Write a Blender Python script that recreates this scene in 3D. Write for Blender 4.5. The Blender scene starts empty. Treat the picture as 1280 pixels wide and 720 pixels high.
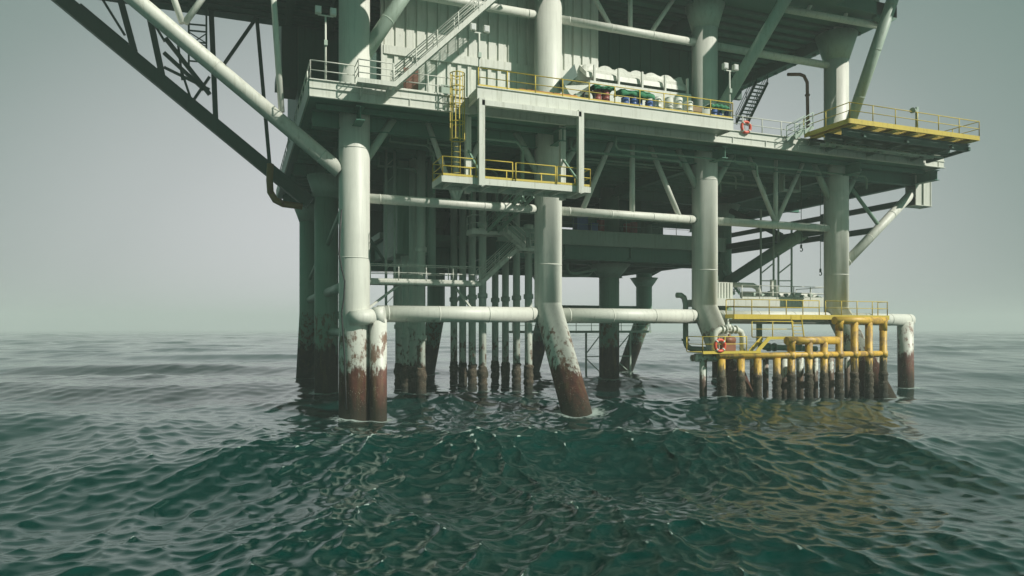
import bpy, math, random
import numpy as np
from mathutils import Vector, Matrix
random.seed(7)
R = math.radians
sc = bpy.context.scene
COL = sc.collection

# ------------------------------------------------------------------ camera frame
# World axes: X along the platform's front face, Y into the depth, Z up, origin at the front left leg at mean sea level.
F, TH = 890.0, R(21.15)
CT, ST = math.cos(TH), math.sin(TH)
CAM = Vector((9.30*CT - 42*ST, -9.30*ST - 42*CT, 4.9))
HZ = 410.0

def at(px, py, Y):
    """the point of the plane Y = const that the photograph shows at a pixel"""
    t = (px-640)/F
    lat0, d0 = -9.30 - ST*Y, 42 + CT*Y
    X = (t*d0 - lat0)/(CT - t*ST)
    d = d0 + ST*X
    return Vector((X, Y, 4.9 + (HZ-py)*d/F))

def atx(px, py, X):
    t = (px-640)/F
    lat0, d0 = -9.30 + CT*X, 42 + ST*X
    Y = (lat0 - t*d0)/(ST + t*CT)
    d = d0 + CT*Y
    return Vector((X, Y, 4.9 + (HZ-py)*d/F))

# ------------------------------------------------------------------ mesh helpers
class MB:
    def __init__(s): s.v, s.f, s.sm = [], [], []
    def add(s, vs, fs, smooth=False):
        b = len(s.v)
        s.v += [tuple(v) for v in vs]
        for k, f in enumerate(fs):
            s.f.append([b+i for i in f]); s.sm.append(smooth if isinstance(smooth, bool) else smooth[k])
        return s
    def box(s, x0, x1, y0, y1, z0, z1):
        v = [(x0,y0,z0),(x1,y0,z0),(x1,y1,z0),(x0,y1,z0),(x0,y0,z1),(x1,y0,z1),(x1,y1,z1),(x0,y1,z1)]
        return s.add(v, [(0,3,2,1),(4,5,6,7),(0,1,5,4),(1,2,6,5),(2,3,7,6),(3,0,4,7)])
    def bar(s, p, q, w, h, up=(0,0,1)):
        p, q = Vector(p), Vector(q); d = (q-p).normalized(); up = Vector(up)
        if abs(d.dot(up)) > .98: up = Vector((0,1,0))
        a = d.cross(up).normalized(); b = a.cross(d)
        v = [c + a*(w/2*i) + b*(h/2*j) for c in (p,q) for (i,j) in ((-1,-1),(1,-1),(1,1),(-1,1))]
        return s.add(v, [(0,1,2,3),(7,6,5,4),(0,4,5,1),(1,5,6,2),(2,6,7,3),(3,7,4,0)])
    def ibeam(s, p, q, w, h, t=.05):
        p, q = Vector(p), Vector(q)
        u = Vector((0,0,h/2-t/2))
        s.bar(p+u, q+u, w, t); s.bar(p-u, q-u, w, t); s.bar(p, q, t, h-2*t-.004)
        return s
    def path(s, pts, r, seg=10, caps=True):
        pts = [Vector(p) for p in pts]; n = len(pts)
        rs = r if isinstance(r, (list,tuple)) else [r]*n
        vs, fs, sm = [], [], []
        d0 = (pts[1]-pts[0]).normalized()
        ref = Vector((0,0,1)) if abs(d0.z) < .9 else Vector((1,0,0))
        a = d0.cross(ref).normalized()
        for i in range(n):
            if i == 0: t = pts[1]-pts[0]
            elif i == n-1: t = pts[-1]-pts[-2]
            else: t = (pts[i]-pts[i-1]).normalized() + (pts[i+1]-pts[i]).normalized()
            t.normalize()
            a = (a - t*a.dot(t)).normalized(); b = t.cross(a)
            for k in range(seg):
                an = 2*math.pi*k/seg
                vs.append(pts[i] + (a*math.cos(an) + b*math.sin(an))*rs[i])
        for i in range(n-1):
            for k in range(seg):
                k2 = (k+1) % seg
                fs.append((i*seg+k, i*seg+k2, (i+1)*seg+k2, (i+1)*seg+k)); sm.append(True)
        if caps:
            fs.append(tuple(reversed(range(seg)))); sm.append(False)
            fs.append(tuple((n-1)*seg+k for k in range(seg))); sm.append(False)
        return s.add(vs, fs, sm)
    def tube(s, p, q, r, seg=10, r2=None): return s.path([p,q], [r, r if r2 is None else r2], seg)
    def torus(s, c, nrm, R0, r, seg=24, m=8, a0=0, a1=2*math.pi):
        c, nrm = Vector(c), Vector(nrm).normalized()
        u = nrm.orthogonal().normalized(); w = nrm.cross(u)
        full = abs(a1-a0-2*math.pi) < 1e-6
        vs, fs = [], []
        N = seg if full else seg+1
        for i in range(N):
            an = a0+(a1-a0)*i/seg; e = u*math.cos(an)+w*math.sin(an)
            for k in range(m):
                b = 2*math.pi*k/m
                vs.append(c + e*(R0 + r*math.cos(b)) + nrm*(r*math.sin(b)))
        for i in range(seg):
            j = (i+1) % N
            for k in range(m):
                k2 = (k+1) % m
                fs.append((i*m+k, j*m+k, j*m+k2, i*m+k2))
        return s.add(vs, fs, True)
    def prism(s, pts, off):
        """polygon pts (3D) extruded by vector off"""
        off = Vector(off); n = len(pts)
        v = [Vector(p) for p in pts] + [Vector(p)+off for p in pts]
        f = [tuple(reversed(range(n))), tuple(range(n, 2*n))] + [(i,(i+1)%n,n+(i+1)%n,n+i) for i in range(n)]
        return s.add(v, f)
    def build(s, name, mat, parent=None):
        me = bpy.data.meshes.new(name)
        o0 = Vector(ORG.get(parent.name, (0,0,0))) if parent else Vector((0,0,0))
        me.from_pydata([tuple(Vector(v)-o0) for v in s.v], [], s.f)
        me.polygons.foreach_set('use_smooth', s.sm)
        me.materials.append(M[mat]); me.update()
        o = bpy.data.objects.new(name, me); COL.objects.link(o)
        if parent: o.parent = parent; ORG[o.name] = tuple(o0)
        return o

ORG = {}
def tag(o, label=None, cat=None, group=None, kind=None):
    for k, v in (('label',label),('category',cat),('group',group),('kind',kind)):
        if v: o[k] = v
    return o
def thing(name, label, cat, loc=(0,0,0), group=None):
    o = bpy.data.objects.new(name, None); COL.objects.link(o); o.location = loc; o.empty_display_size = .5
    ORG[o.name] = tuple(loc)
    return tag(o, label, cat, group)
def dup(root, off, label):
    """copy of a thing with its parts and their sub-parts"""
    def cp(o, par):
        c = o.copy(); COL.objects.link(c)
        if par: c.parent = par
        for ch in kids.get(o.name, []): cp(ch, c)
        return c
    kids = {}
    for o in bpy.data.objects:
        if o.parent: kids.setdefault(o.parent.name, []).append(o)
    c = cp(root, None); c.location = Vector(root.location) + Vector(off); c['label'] = label
    return c

# ------------------------------------------------------------------ materials
M = {}
class NT:
    def __init__(s, name):
        m = bpy.data.materials.new(name); m.use_nodes = True; s.m = m; s.t = m.node_tree
        s.b = s.t.nodes['Principled BSDF']; s.g = s.n('ShaderNodeNewGeometry'); M[name] = m
    def n(s, ty, **kw):
        x = s.t.nodes.new(ty)
        for k, v in kw.items():
            if k in x.inputs: s.set(x.inputs[k], v)
            else: setattr(x, k, v)
        return x
    def set(s, inp, v):
        if isinstance(v, bpy.types.NodeSocket): s.t.links.new(v, inp)
        else: inp.default_value = v
    def pos(s, sx=1, sy=1, sz=1):
        x = s.n('ShaderNodeMapping'); s.set(x.inputs['Vector'], s.g.outputs['Position']); x.inputs['Scale'].default_value = (sx,sy,sz)
        return x.outputs[0]
    def noise(s, scale, vec, detail=6, rough=.6):
        x = s.n('ShaderNodeTexNoise'); s.set(x.inputs['Vector'], vec); x.inputs['Scale'].default_value = scale
        x.inputs['Detail'].default_value = detail; x.inputs['Roughness'].default_value = rough
        return x.outputs[0]
    def math(s, op, a, b=0.0, c=None, clamp=False):
        x = s.n('ShaderNodeMath'); x.operation = op; x.use_clamp = clamp
        s.set(x.inputs[0], a); s.set(x.inputs[1], b)
        if c is not None: s.set(x.inputs[2], c)
        return x.outputs[0]
    def ramp(s, f, lo, hi):
        x = s.n('ShaderNodeMapRange'); x.clamp = True
        s.set(x.inputs['Value'], f); x.inputs['From Min'].default_value = lo; x.inputs['From Max'].default_value = hi
        return x.outputs[0]
    def mix(s, f, a, b):
        x = s.n('ShaderNodeMix'); x.data_type = 'RGBA'
        s.set(x.inputs[0], f)
        for i, v in ((6,a),(7,b)):
            s.set(x.inputs[i], v if isinstance(v, bpy.types.NodeSocket) else (*v, 1))
        return x.outputs[2]
    def bump(s, h, st, dist=.05):
        x = s.n('ShaderNodeBump'); s.set(x.inputs['Height'], h); x.inputs['Strength'].default_value = st; x.inputs['Distance'].default_value = dist
        s.set(s.b.inputs['Normal'], x.outputs[0]); return x
    def z(s):
        x = s.n('ShaderNodeSeparateXYZ'); s.set(x.inputs[0], s.g.outputs['Position']); return x.outputs[2]

def paint(name, col, rust=.35, rough=.5, grime=.5, rustc=(.16,.06,.025)):
    """weathered marine paint: patchy tone, vertical dirt runs, specks of rust"""
    t = NT(name)
    big = t.noise(.35, t.pos(), 3); fine = t.noise(5, t.pos(), 6)
    runs = t.noise(1.6, t.pos(3.5,3.5,.22), 5, .65)
    c = t.mix(t.ramp(big, .35, .7), col, tuple(x*.86 for x in col))
    dirt = tuple(a*b for a, b in zip(col, (.52,.53,.46)))
    c = t.mix(t.math('MULTIPLY', t.ramp(runs, .52, .78), grime), c, dirt)
    c = t.mix(t.math('MULTIPLY', t.ramp(fine, .6, .75), grime*.5), c, dirt)
    rs = t.noise(2.3, t.pos(1.6,1.6,.30), 8, .72)
    c = t.mix(t.math('MULTIPLY', t.ramp(rs, .66, .74), rust), c, rustc)
    t.set(t.b.inputs['Base Color'], c)
    t.b.inputs['Roughness'].default_value = rough
    t.bump(fine, .15, .02)
    return t

paint('white_paint', (.64,.665,.59), rust=.6, grime=.85)
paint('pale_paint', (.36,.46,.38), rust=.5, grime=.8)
paint('grey_shade_paint', (.22,.36,.27), rust=.4, grime=.8)  # grey with the green cast of shade mixed into its colour
paint('underside_shade_green', (.070,.215,.150), rust=.3, grime=.7)  # green shade below the decks put into the base colour
paint('shade_dark_steel', (.028,.095,.065), rust=.3, grime=.6)  # green tint of the shade is part of this colour
paint('module_shade_paint', (.045,.15,.10), rust=.2, grime=.8)  # shade between the decks painted in as dark green
paint('yellow_paint', (.62,.48,.07), rust=.6, grime=.8)
paint('green_cloth', (.03,.22,.10), rust=0, grime=.4, rough=.8)
paint('blue_plastic', (.05,.12,.34), rust=0, grime=.5, rough=.4)
paint('red_plastic', (.30,.07,.05), rust=.2, grime=.5)
paint('orange_wood', (.55,.27,.07), rust=0, grime=.8, rough=.8)
paint('buoy_red', (.75,.10,.05), rust=0, grime=.3)
paint('brown_paint', (.24,.10,.06), rust=.5, grime=.6)
paint('black_rubber', (.03,.03,.03), rust=0, grime=.2)
paint('lens_glass', (.70,.72,.70), rust=0, grime=.1, rough=.15)

def leg_mat(name, top, z1, z2, antifoul=(.115,.040,.026), amp=1.6, scuff=(.15,.075,.04)):
    """painted pile: clean above, scuffed rust band, antifouling red, barnacles at the waterline"""
    t = NT(name); z = t.z()
    big = t.noise(.35, t.pos(), 3); fine = t.noise(5, t.pos(), 6)
    runs = t.noise(1.6, t.pos(3.5,3.5,.22), 5, .65)
    c = t.mix(t.ramp(big, .35, .7), top, tuple(x*.87 for x in top))
    c = t.mix(t.math('MULTIPLY', t.ramp(runs, .5, .75), .5), c, tuple(x*.55 for x in top))
    edge = t.noise(1.5, t.pos(1.6,1.6,.7), 9, .68); streak = t.noise(2.2, t.pos(2.6,2.6,.22), 7, .6); per = t.noise(.21, t.pos(1,1,0), 1)
    zz = t.math('ADD', z, t.math('MULTIPLY', t.math('SUBTRACT', edge, .5), amp*2))
    zz = t.math('ADD', zz, t.math('MULTIPLY', t.math('SUBTRACT', streak, .5), 2.2))
    zz = t.math('ADD', zz, t.math('MULTIPLY', t.math('SUBTRACT', per, .5), 2.0))
    # grime and scattered rust
    sp = t.noise(2.4, t.pos(1,1,.55), 9, .72)
    low = t.ramp(zz, z2+3.0, z1)
    m1 = t.math('MULTIPLY', t.ramp(t.math('ADD', sp, t.math('MULTIPLY', low, .15)), .64, .72), t.math('ADD', t.math('MULTIPLY', low, .8), .12), clamp=True)
    c = t.mix(m1, c, scuff)
    # solid dark red band
    band = t.ramp(zz, z2, z2-.35)
    red = t.mix(t.ramp(t.noise(3, t.pos(1,1,.5), 7), .35, .7), antifoul, tuple(x*.45 for x in antifoul))
    red = t.mix(t.ramp(t.noise(1.1, t.pos(2,2,.25), 6), .5, .7), red, (.15,.10,.045))
    c = t.mix(band, c, red)
    # barnacles
    vo = t.n('ShaderNodeTexVoronoi'); t.set(vo.inputs['Vector'], t.pos()); vo.inputs['Scale'].default_value = 9
    bn = t.math('MULTIPLY', t.ramp(vo.outputs['Distance'], .38, .2), t.ramp(t.noise(1.6, t.pos(), 5), .5, .62))
    bn = t.math('MULTIPLY', bn, t.ramp(zz, 3.0, 1.9))
    c = t.mix(t.math('MULTIPLY', bn, .75), c, (.30,.29,.20))
    alg = t.math('MULTIPLY', t.ramp(zz, 1.5, .3), .8)
    c = t.mix(alg, c, (.030,.034,.020))
    t.set(t.b.inputs['Base Color'], c)
    t.set(t.b.inputs['Roughness'], t.math('ADD', .5, t.math('MULTIPLY', band, .2)))
    h = t.math('ADD', t.math('MULTIPLY', bn, 1.2), t.math('MULTIPLY', fine, t.math('ADD', .15, t.math('MULTIPLY', band, .9))))
    t.bump(h, .6, .05)
leg_mat('leg_paint', (.64,.665,.59), 4.5, 2.95, (.145,.055,.036), 1.5)
leg_mat('leg_shade_grey', (.22,.36,.27), 5.5, 3.6, (.07,.045,.035))  # rear legs carry the same green shade in their colour
leg_mat('riser_paint', (.61,.67,.58), 3.6, 2.1, (.10,.055,.030), 1.2)
leg_mat('fender_yellow', (.66,.42,.06), 5.2, 2.35, (.085,.080,.040), 1.4, (.30,.19,.06))
paint('mustard_paint', (.26,.17,.05), rust=.4)

def growth_mat():
    t = NT('marine_crust')
    vo = t.n('ShaderNodeTexVoronoi'); t.set(vo.inputs['Vector'], t.pos()); vo.inputs['Scale'].default_value = 11
    n1 = t.noise(2.2, t.pos(1,1,.8), 8, .7); n2 = t.noise(9, t.pos(), 5)
    c = t.mix(t.ramp(n1, .38, .62), (.035,.036,.020), (.085,.060,.035))
    b_ = t.math('MULTIPLY', t.ramp(vo.outputs['Distance'], .42, .22), t.ramp(n1, .46, .6))
    c = t.mix(t.math('MULTIPLY', b_, .8), c, (.30,.29,.21)); c = t.mix(t.ramp(t.z(), .9, .1), c, (.016,.022,.014))
    t.set(t.b.inputs['Base Color'], c); t.b.inputs['Roughness'].default_value = .8
    t.bump(t.math('ADD', t.math('MULTIPLY', b_, .6), n2), .9, .09)
growth_mat()
def water_mat():
    t = NT('sea_water'); b = t.b
    b.inputs['Base Color'].default_value = (.0005,.027,.022,1)
    b.inputs['IOR'].default_value = 1.45; b.inputs['Specular Tint'].default_value = (.30,1,.86,1)
    cam = t.n('ShaderNodeVectorMath'); cam.operation = 'DISTANCE'
    t.set(cam.inputs[0], t.g.outputs['Position']); cam.inputs[1].default_value = (CAM.x, CAM.y, 0)
    dist = cam.outputs['Value']
    t.set(b.inputs['Roughness'], .06)
    n1 = t.noise(1.1, t.pos(1,1.5,1), 8, .62)
    n2 = t.noise(4.5, t.pos(1,1.4,1), 6, .6)
    # soft ridged ripples
    rid = t.math('ABSOLUTE', t.math('SUBTRACT', n1, .5)); rid = t.math('SUBTRACT', .5, rid)
    h = t.math('ADD', t.math('MULTIPLY', rid, .30), t.math('MULTIPLY', n2, .055))
    bp = t.bump(h, 1.0, .06)
    # thin wind-blown foam streaks
    at_ = t.n('ShaderNodeAttribute'); at_.attribute_name = 'foam'
    f1 = t.noise(3.2, t.pos(1,1.6,1), 9, .75)
    lace = t.ramp(t.math('ADD', f1, t.math('MULTIPLY', at_.outputs['Fac'], .34)), .66, .80)
    fm = t.math('MULTIPLY', lace, t.ramp(at_.outputs['Fac'], .05, .45))
    fo = t.noise(.55, t.pos(1,1.3,1), 4); fo2 = t.noise(7, t.pos(1,2.2,1), 7, .7)
    fm = t.math('MAXIMUM', t.math('MULTIPLY', fm, .75), t.math('MULTIPLY', t.math('MULTIPLY', t.ramp(fo, .60, .72), t.ramp(fo2, .60, .74)), .15))
    c = t.mix(fm, (.0005,.027,.022), (.42,.50,.46))
    t.set(t.b.inputs['Base Color'], c)
    t.set(t.b.inputs['Roughness'], t.math('ADD', .05, t.math('MULTIPLY', fm, .6)))
water_mat()

# ------------------------------------------------------------------ sea
def build_sea():
    rng = np.random.RandomState(11)
    nr, r0, r1 = 1250, 7.0, 1500.0
    rad = r0*(r1/r0)**(np.arange(nr)/(nr-1.0))
    dense = np.linspace(-math.radians(50), math.radians(50), 1300)
    coarse = np.linspace(math.radians(50), math.radians(310), 66)[1:-1]
    ang = np.concatenate([dense, coarse]) + TH          # clockwise from +Y
    na = len(ang)
    A, RR = np.meshgrid(ang, rad)
    X = CAM.x + RR*np.sin(A); Y = CAM.y + RR*np.cos(A)
    cell = RR*math.log(r1/r0)/(nr-1)
    cell = np.maximum(cell, RR*math.radians(100)/1299)
    J = np.zeros_like(X); DX = np.zeros_like(X); DY = np.zeros_like(X); Z = np.zeros_like(X)
    # a rotating, uneven patchwork of gusts keeps the sea from repeating
    main = math.radians(-100)         # travel direction in world XY
    comps = []
    for i in range(150):
        lam = .38*(32.0/.38)**((i+rng.rand())/150)
        # short seas run across the swell
        th = main + rng.randn()*.45 if lam > 9 else math.radians(-21) + rng.randn()*(.75 if lam < 2 else .5)
        steep = .026 if lam > 12 else (.015 if lam > 4 else (.014 if lam > 1.6 else .034))
        amp = steep*lam/(2*math.pi)*(1+.3*rng.randn())
        if lam > 18: amp *= .6
        comps.append((lam, th, amp, rng.rand()*6.283))
    gust = .85 + .3*np.sin(X*.031+1.3)*np.sin(Y*.043+.4) + .15*np.sin(X*.11-Y*.07)
    rip = .56 + 1.3*np.exp(-((X-1)**2+(Y+21)**2)/(2*16.0**2))      # tide rip in front of the platform
    for lam, th, amp, ph in comps:
        k = 2*math.pi/lam
        fade = np.clip((lam/(cell+1e-9)-2.5)/3.0, 0, 1)
        arg = k*(X*math.cos(th)+Y*math.sin(th))+ph
        c, s = np.cos(arg), np.sin(arg)
        a = amp*fade*(gust*rip if lam < 14 else .70+.12*rip)
        Z += a*s; J += a*k*s
        DX += 1.5*a*c*math.cos(th); DY += 1.5*a*c*math.sin(th)
    V = np.stack([X+DX, Y+DY, Z], -1).reshape(-1,3)
    # sheet close under the camera
    V = np.concatenate([V, [[CAM.x, CAM.y, 0]]])
    i, j = np.meshgrid(np.arange(nr-1), np.arange(na), indexing='ij')
    j2 = (j+1) % na
    q = np.stack([i*na+j, (i+1)*na+j, (i+1)*na+j2, i*na+j2], -1).reshape(-1,4)
    q = q[:, ::-1]
    nq = len(q); tri = np.stack([np.arange(na), (np.arange(na)+1) % na, np.full(na, nr*na)], -1)[:, ::-1]
    me = bpy.data.meshes.new('sea')
    me.vertices.add(len(V)); me.vertices.foreach_set('co', V.astype(np.float32).ravel())
    loops = np.concatenate([q.ravel(), tri.ravel()]).astype(np.int32)
    me.loops.add(len(loops)); me.loops.foreach_set('vertex_index', loops)
    st = np.concatenate([np.arange(nq)*4, nq*4+np.arange(na)*3]).astype(np.int32)
    me.polygons.add(nq+na); me.polygons.foreach_set('loop_start', st)
    me.update(calc_edges=True); me.validate()
    me.polygons.foreach_set('use_smooth', np.ones(len(me.polygons), dtype=bool))
    LX_ = [(0,0,.9),(12.5,-4.1,.95),(24.75,-4.1,.95),(37,-4.1,.95),(0,14,.9),(24.75,14,.9),(37,14,.9),(0,32,.9),(12.5,32,.9),(24.75,32,.9),(37,32,.9),(1.28,-.72,.5),(44.45,0,.6)]
    LX_ += [(gx,y,.3) for gx in (10.6,14.3) for y in (7.7,10.2,12.7,15.2)] + [(5.6,y,.32) for y in (6.4,8.8,11.2,13.6)]
    LX_ += [(at(px,440,-5).x,-5,.25) for px in (902,926,947,971,989,1011,1030,1049,1068,1086,1104)]
    wash = np.zeros(X.size); vx, vy = V[:-1,0], V[:-1,1]
    for lx_, ly_, lr_ in LX_:
        dd = np.hypot(vx-lx_-.12, vy-ly_+.10)-lr_
        wash = np.maximum(wash, np.exp(-np.maximum(dd,0)/(.38+.45*lr_)))
    crest = np.clip((J.ravel()-.40)/.35, 0, 1)
    at_ = me.attributes.new('foam','FLOAT','POINT'); at_.data.foreach_set('value', np.append(np.maximum(wash*1.2, crest), 0).astype(np.float32))
    me.materials.append(M['sea_water'])
    o = bpy.data.objects.new('sea', me); COL.objects.link(o)
    tag(o, 'choppy dark teal sea running to the hazy horizon', 'sea', kind='structure')
build_sea()

# ------------------------------------------------------------------ reusable builders
def rail(mb, p, q, h=1.05, n=None, r=.032, mids=1, toe=.12, ends=True):
    p, q = Vector(p), Vector(q); L = (q-p).length; n = n or max(1, round(L/1.7))
    up = Vector((0,0,1))
    for i in range(n+1):
        if not ends and i in (0, n): continue
        a = p.lerp(q, i/n); mb.tube(a, a+up*h, r*1.15, 6)
    mb.tube(p+up*h, q+up*h, r, 6)
    for k in range(mids):
        z = h*(k+1)/(mids+1); mb.tube(p+up*z, q+up*z, r*.85, 6)
    if toe: mb.bar(p+up*(toe/2+.012), q+up*(toe/2+.012), .012, toe)
def rails(pts, mat, parent, name='guard_rail', **kw):
    m = MB()
    for a, b in zip(pts[:-1], pts[1:]): rail(m, a, b, **kw)
    return m.build(name, mat, parent)
def stair(root, p, q, side, width, mat, railmat=None, tread=.24, rails_on=(0,1)):
    """flight from p up to q; side = horizontal unit vector across it"""
    p, q, sd = Vector(p), Vector(q), Vector(side)
    for k in (0,1):
        m = MB(); m.bar(p+sd*width*k, q+sd*width*k, .05, .26); m.build('stringer', mat, root)
    n = max(3, int(abs(q.z-p.z)/tread)); m = MB(); hd = (q-p); hd.z = 0; hd.normalize()
    for i in range(1, n):
        c = p.lerp(q, i/n)+sd*(width/2)
        m.bar(c - sd*(width/2-.03), c + sd*(width/2-.03), .24, .035)
        if n <= 13: m.build('tread', mat, root); m = MB()
    if n > 13: m.build('tread', mat, root)
    for k in rails_on:
        m = MB(); a, b = p+sd*width*k, q+sd*width*k; up = Vector((0,0,1)); L = (b-a).length; N = max(1, round(L/1.8))
        for i in range(N+1):
            c = a.lerp(b, i/N); m.tube(c, c+up*1.0, .034, 6)
        for z in (1.0,.66,.33): m.tube(a+up*z, b+up*z, .030, 6)
        m.build('handrail', railmat or mat, root)

# ================================================================== THE PLATFORM
P = thing('oil_platform', 'huge off-white steel oil platform on thick round legs rusting red at the waterline', 'oil platform', (0,0,0))
ZD0, ZD1, YF = 17.5, 18.4, -2.6     # cellar deck
ZU = 28.0                           # underside of the upper deck
LX = (0, 12.5, 24.75, 37.0)
legr = .9
def leg(x, y, top, batter, mat='leg_paint', cone=None, r=legr):
    zb = 6.3
    pts = [(x,y,top), (x,y,zb+.25), (x,y+batter*.0, zb), (x, y+batter*(zb+3)/zb*1.0, -3)] if batter else [(x,y,top),(x,y,zb),(x,y,-3)]
    m = MB(); m.path(pts, r, 40); o = m.build('leg', mat, P)
    for zj in (9.0, 15.4):           # weld rings
        w = MB(); w.tube((x,y,zj-.03),(x,y,zj+.03), r+.012, 40); w.build('weld_ring', mat, o)
    for (z0, z1, rr) in (cone or []):
        w = MB(); w.path([(x,y,z0),(x,y,z1)], [r+.01, rr], 40); w.build('flared_head', 'pale_paint', o)
    return o
leg(LX[0], 0, ZU+1, 0)
leg(LX[1], 0, ZU+1, -4.1)
leg(LX[2], 0, ZU+1, -4.1, cone=[(26.2,27.9,1.4)])
leg(LX[3], 0, ZU+1, -4.1, cone=[(25.6,27.6,1.55)])
leg(0, 14, 17.4, 0, 'leg_shade_grey', cone=[(14.9,16.6,1.5)])
leg(LX[2], 14, 17.4, 0, 'leg_shade_grey', cone=[(9.4,10.6,1.9)])
leg(LX[3], 14, 17.4, 0, 'leg_shade_grey', cone=[(14.9,16.6,1.7)])
for x in LX: leg(x, 28, 17.4, 4.1, 'leg_shade_grey', cone=[(9.6,10.6,1.6)] if x > 20 else [(15,16.6,1.5)])

def brace(p, q, r, mat='white_paint', seg=24):
    m = MB(); m.tube(p, q, r, seg); o = m.build('brace', mat, P)
    if r > .26:
        p, q = Vector(p), Vector(q); L = (q-p).length; d = (q-p)/L
        for f_ in (.06, .36, .67, .95):
            c = p.lerp(q, f_); w = MB(); w.tube(c-d*.035, c+d*.035, r+.013, seg); w.build('weld_ring', mat, o)
    return o
# low horizontal braces, front row
b1 = brace((1.35,0,5.75),(LX[1]-.7,0,5.75),.5,'leg_paint',32)
brace((LX[1]+.8,0,5.72),(LX[2]-.7,0,5.72),.5,'leg_paint',32)
brace((LX[2]+.8,0,5.7),(LX[3]-.8,0,5.65),.48,'leg_paint',32)
brace((LX[3]+.8,0,5.62),(44.9,0,5.55),.48,'leg_paint',32)
m = MB(); m.tube((1.0,-.72,5.62),(1.62,-.95,5.68),.50,32); m.build('brace_cap','leg_paint',P)
m = MB(); m.path([(-.35,-.75,5.45),(.2,-1.0,5.5),(1.1,-.80,5.6)],[.42,.45,.45],24); m.build('brace_stub','leg_paint',P)
m = MB(); m.path([(1.28,-.72,5.4),(1.28,-.72,-3)],.5,32); m.build('pile','leg_paint',P)
m = MB(); m.path([(44.3,0,5.4),(44.45,0,-3)],.60,32); m.build('pile','leg_paint',P)
# other rows
brace((LX[2],.9,6.9),(LX[3],13.3,7.1),.35,'grey_shade_paint')
brace((LX[2]+.9,28,6.9),(LX[3]-.9,28,6.9),.5,'grey_shade_paint')
brace((0,.8,7.6),(0,13.2,7.6),.33,'pale_paint'); brace((0,14.8,7.6),(0,27.2,7.6),.33,'grey_shade_paint')
brace((.3,.8,4.6),(.3,13.2,4.6),.3,'grey_shade_paint')
brace((0,.8,13.5),(0,13.4,11.3),.16,'grey_shade_paint'); brace((0,14.6,11.5),(0,27.2,9.6),.16,'grey_shade_paint')
brace((LX[0],14,5.9),(LX[0]+5,14,5.9),.3,'grey_shade_paint')
# mid horizontal braces z = 12.6
for a, b in zip(LX[:-1], LX[1:]): brace((a+.85,0,12.6),(b-.85,0,12.6),.29)
for node, tops in ((6.24,(4.4,6.24,8.1)), (31.1,(28.6,31.1,33.7))):
    for t in tops: brace((node,0,12.7),(t,0,17.5),.17,'white_paint',16)
for a, b in ((15.0,17.15),(18.8,18.8),(22.6,20.2)): brace((a,0,12.75),(b,0,17.5),.19,'white_paint',16)
# knee braces under the cellar deck
for x in LX[1:]:
    for s in (-1,1): brace((x+s*.7,0,14.9),(x+s*2.3,0,17.45),.24,'pale_paint',16)
brace((.7,0,14.9),(2.3,0,17.45),.24,'pale_paint',16)
# outer right strut and its bracket
brace((LX[3]+.6,0,9.7),(45.4,0,16.2),.36)
brace((37.8,0,16.6),(41.6,0,12.9),.15,'grey_shade_paint',12)
m = MB(); m.box(44.9,46.5,-.5,-.42,14.9,17.45); m.box(44.9,46.5,.42,.5,14.9,17.45); m.box(46.5,46.58,-.55,.55,14.8,17.48)
m.box(45.62,45.7,-.62,-.51,14.9,17.4); m.box(44.8,46.6,-.6,.6,17.452,17.496); m.box(44.8,46.6,-.6,.6,14.84,14.895)
m.build('end_bracket','white_paint',P)
# left diagonal braces (front row, and the thick box brace of the second row)
def lin(px, py, px2, py2, Y, ext=0):
    a, b = at(px,py,Y), at(px2,py2,Y); return a + (a-b)*ext, b
a, b = lin(170,0,425,214,0,.9); brace(a, b, .44, 'white_paint', 28)
for q in ((212,-40),(262,-40)):
    brace(at(228 if q[0]<230 else 231,29,0), at(q[0]-8 if q[0]<230 else q[0]+18,q[1],0), .17, 'white_paint', 16)
a, b = at(352,140,0), at(340,-30,0); brace(a, b, .17, 'white_paint', 16)
a, b = lin(88,8,387,254,14,.06); m = MB(); m.bar(a, b, .6, .95); m.build('brace','shade_dark_steel',P)
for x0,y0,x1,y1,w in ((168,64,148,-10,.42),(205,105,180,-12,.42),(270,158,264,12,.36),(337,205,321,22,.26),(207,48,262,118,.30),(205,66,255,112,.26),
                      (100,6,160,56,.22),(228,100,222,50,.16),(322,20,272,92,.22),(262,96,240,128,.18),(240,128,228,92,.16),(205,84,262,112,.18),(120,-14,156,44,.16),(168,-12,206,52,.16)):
    m = MB(); m.bar(at(x0,y0,14), at(x1,y1,14), w, w); m.build('truss_member','shade_dark_steel',P)
# struts rising from the cellar deck
brace((.3,0,20.6),(4.9,0,28.2),.42,'pale_paint',28)
brace((LX[2]+.35,-.35,19.4),(29.2,-3.6,28.2),.42,'pale_paint',28)
brace((LX[3],-.5,18.7),(36.8,-5.4,28.4),.40,'pale_paint',28)
# upper horizontal braces
for a, b in ((.8,LX[1]-.85),(LX[1]+.85,LX[2]-.85),(LX[2]+.85,LX[3]-.85)): brace((a,0,25.2),(b,0,25.2),.27)
for a, b in ((17.1,15.0),(18.65,18.65),(20.25,22.4)): brace((a,0,25.3),(b,0,28.4),.16,'white_paint',16)
brace((29.4,-2.6,27.4),(39.3,-2.6,27.6),.24)
for a, b in ((31.6,33.4),(35.1,36.2),(38.3,38.4)): brace((a,-2.6,27.5),(b,-2.6,30.5),.14,'white_paint',12)
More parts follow.
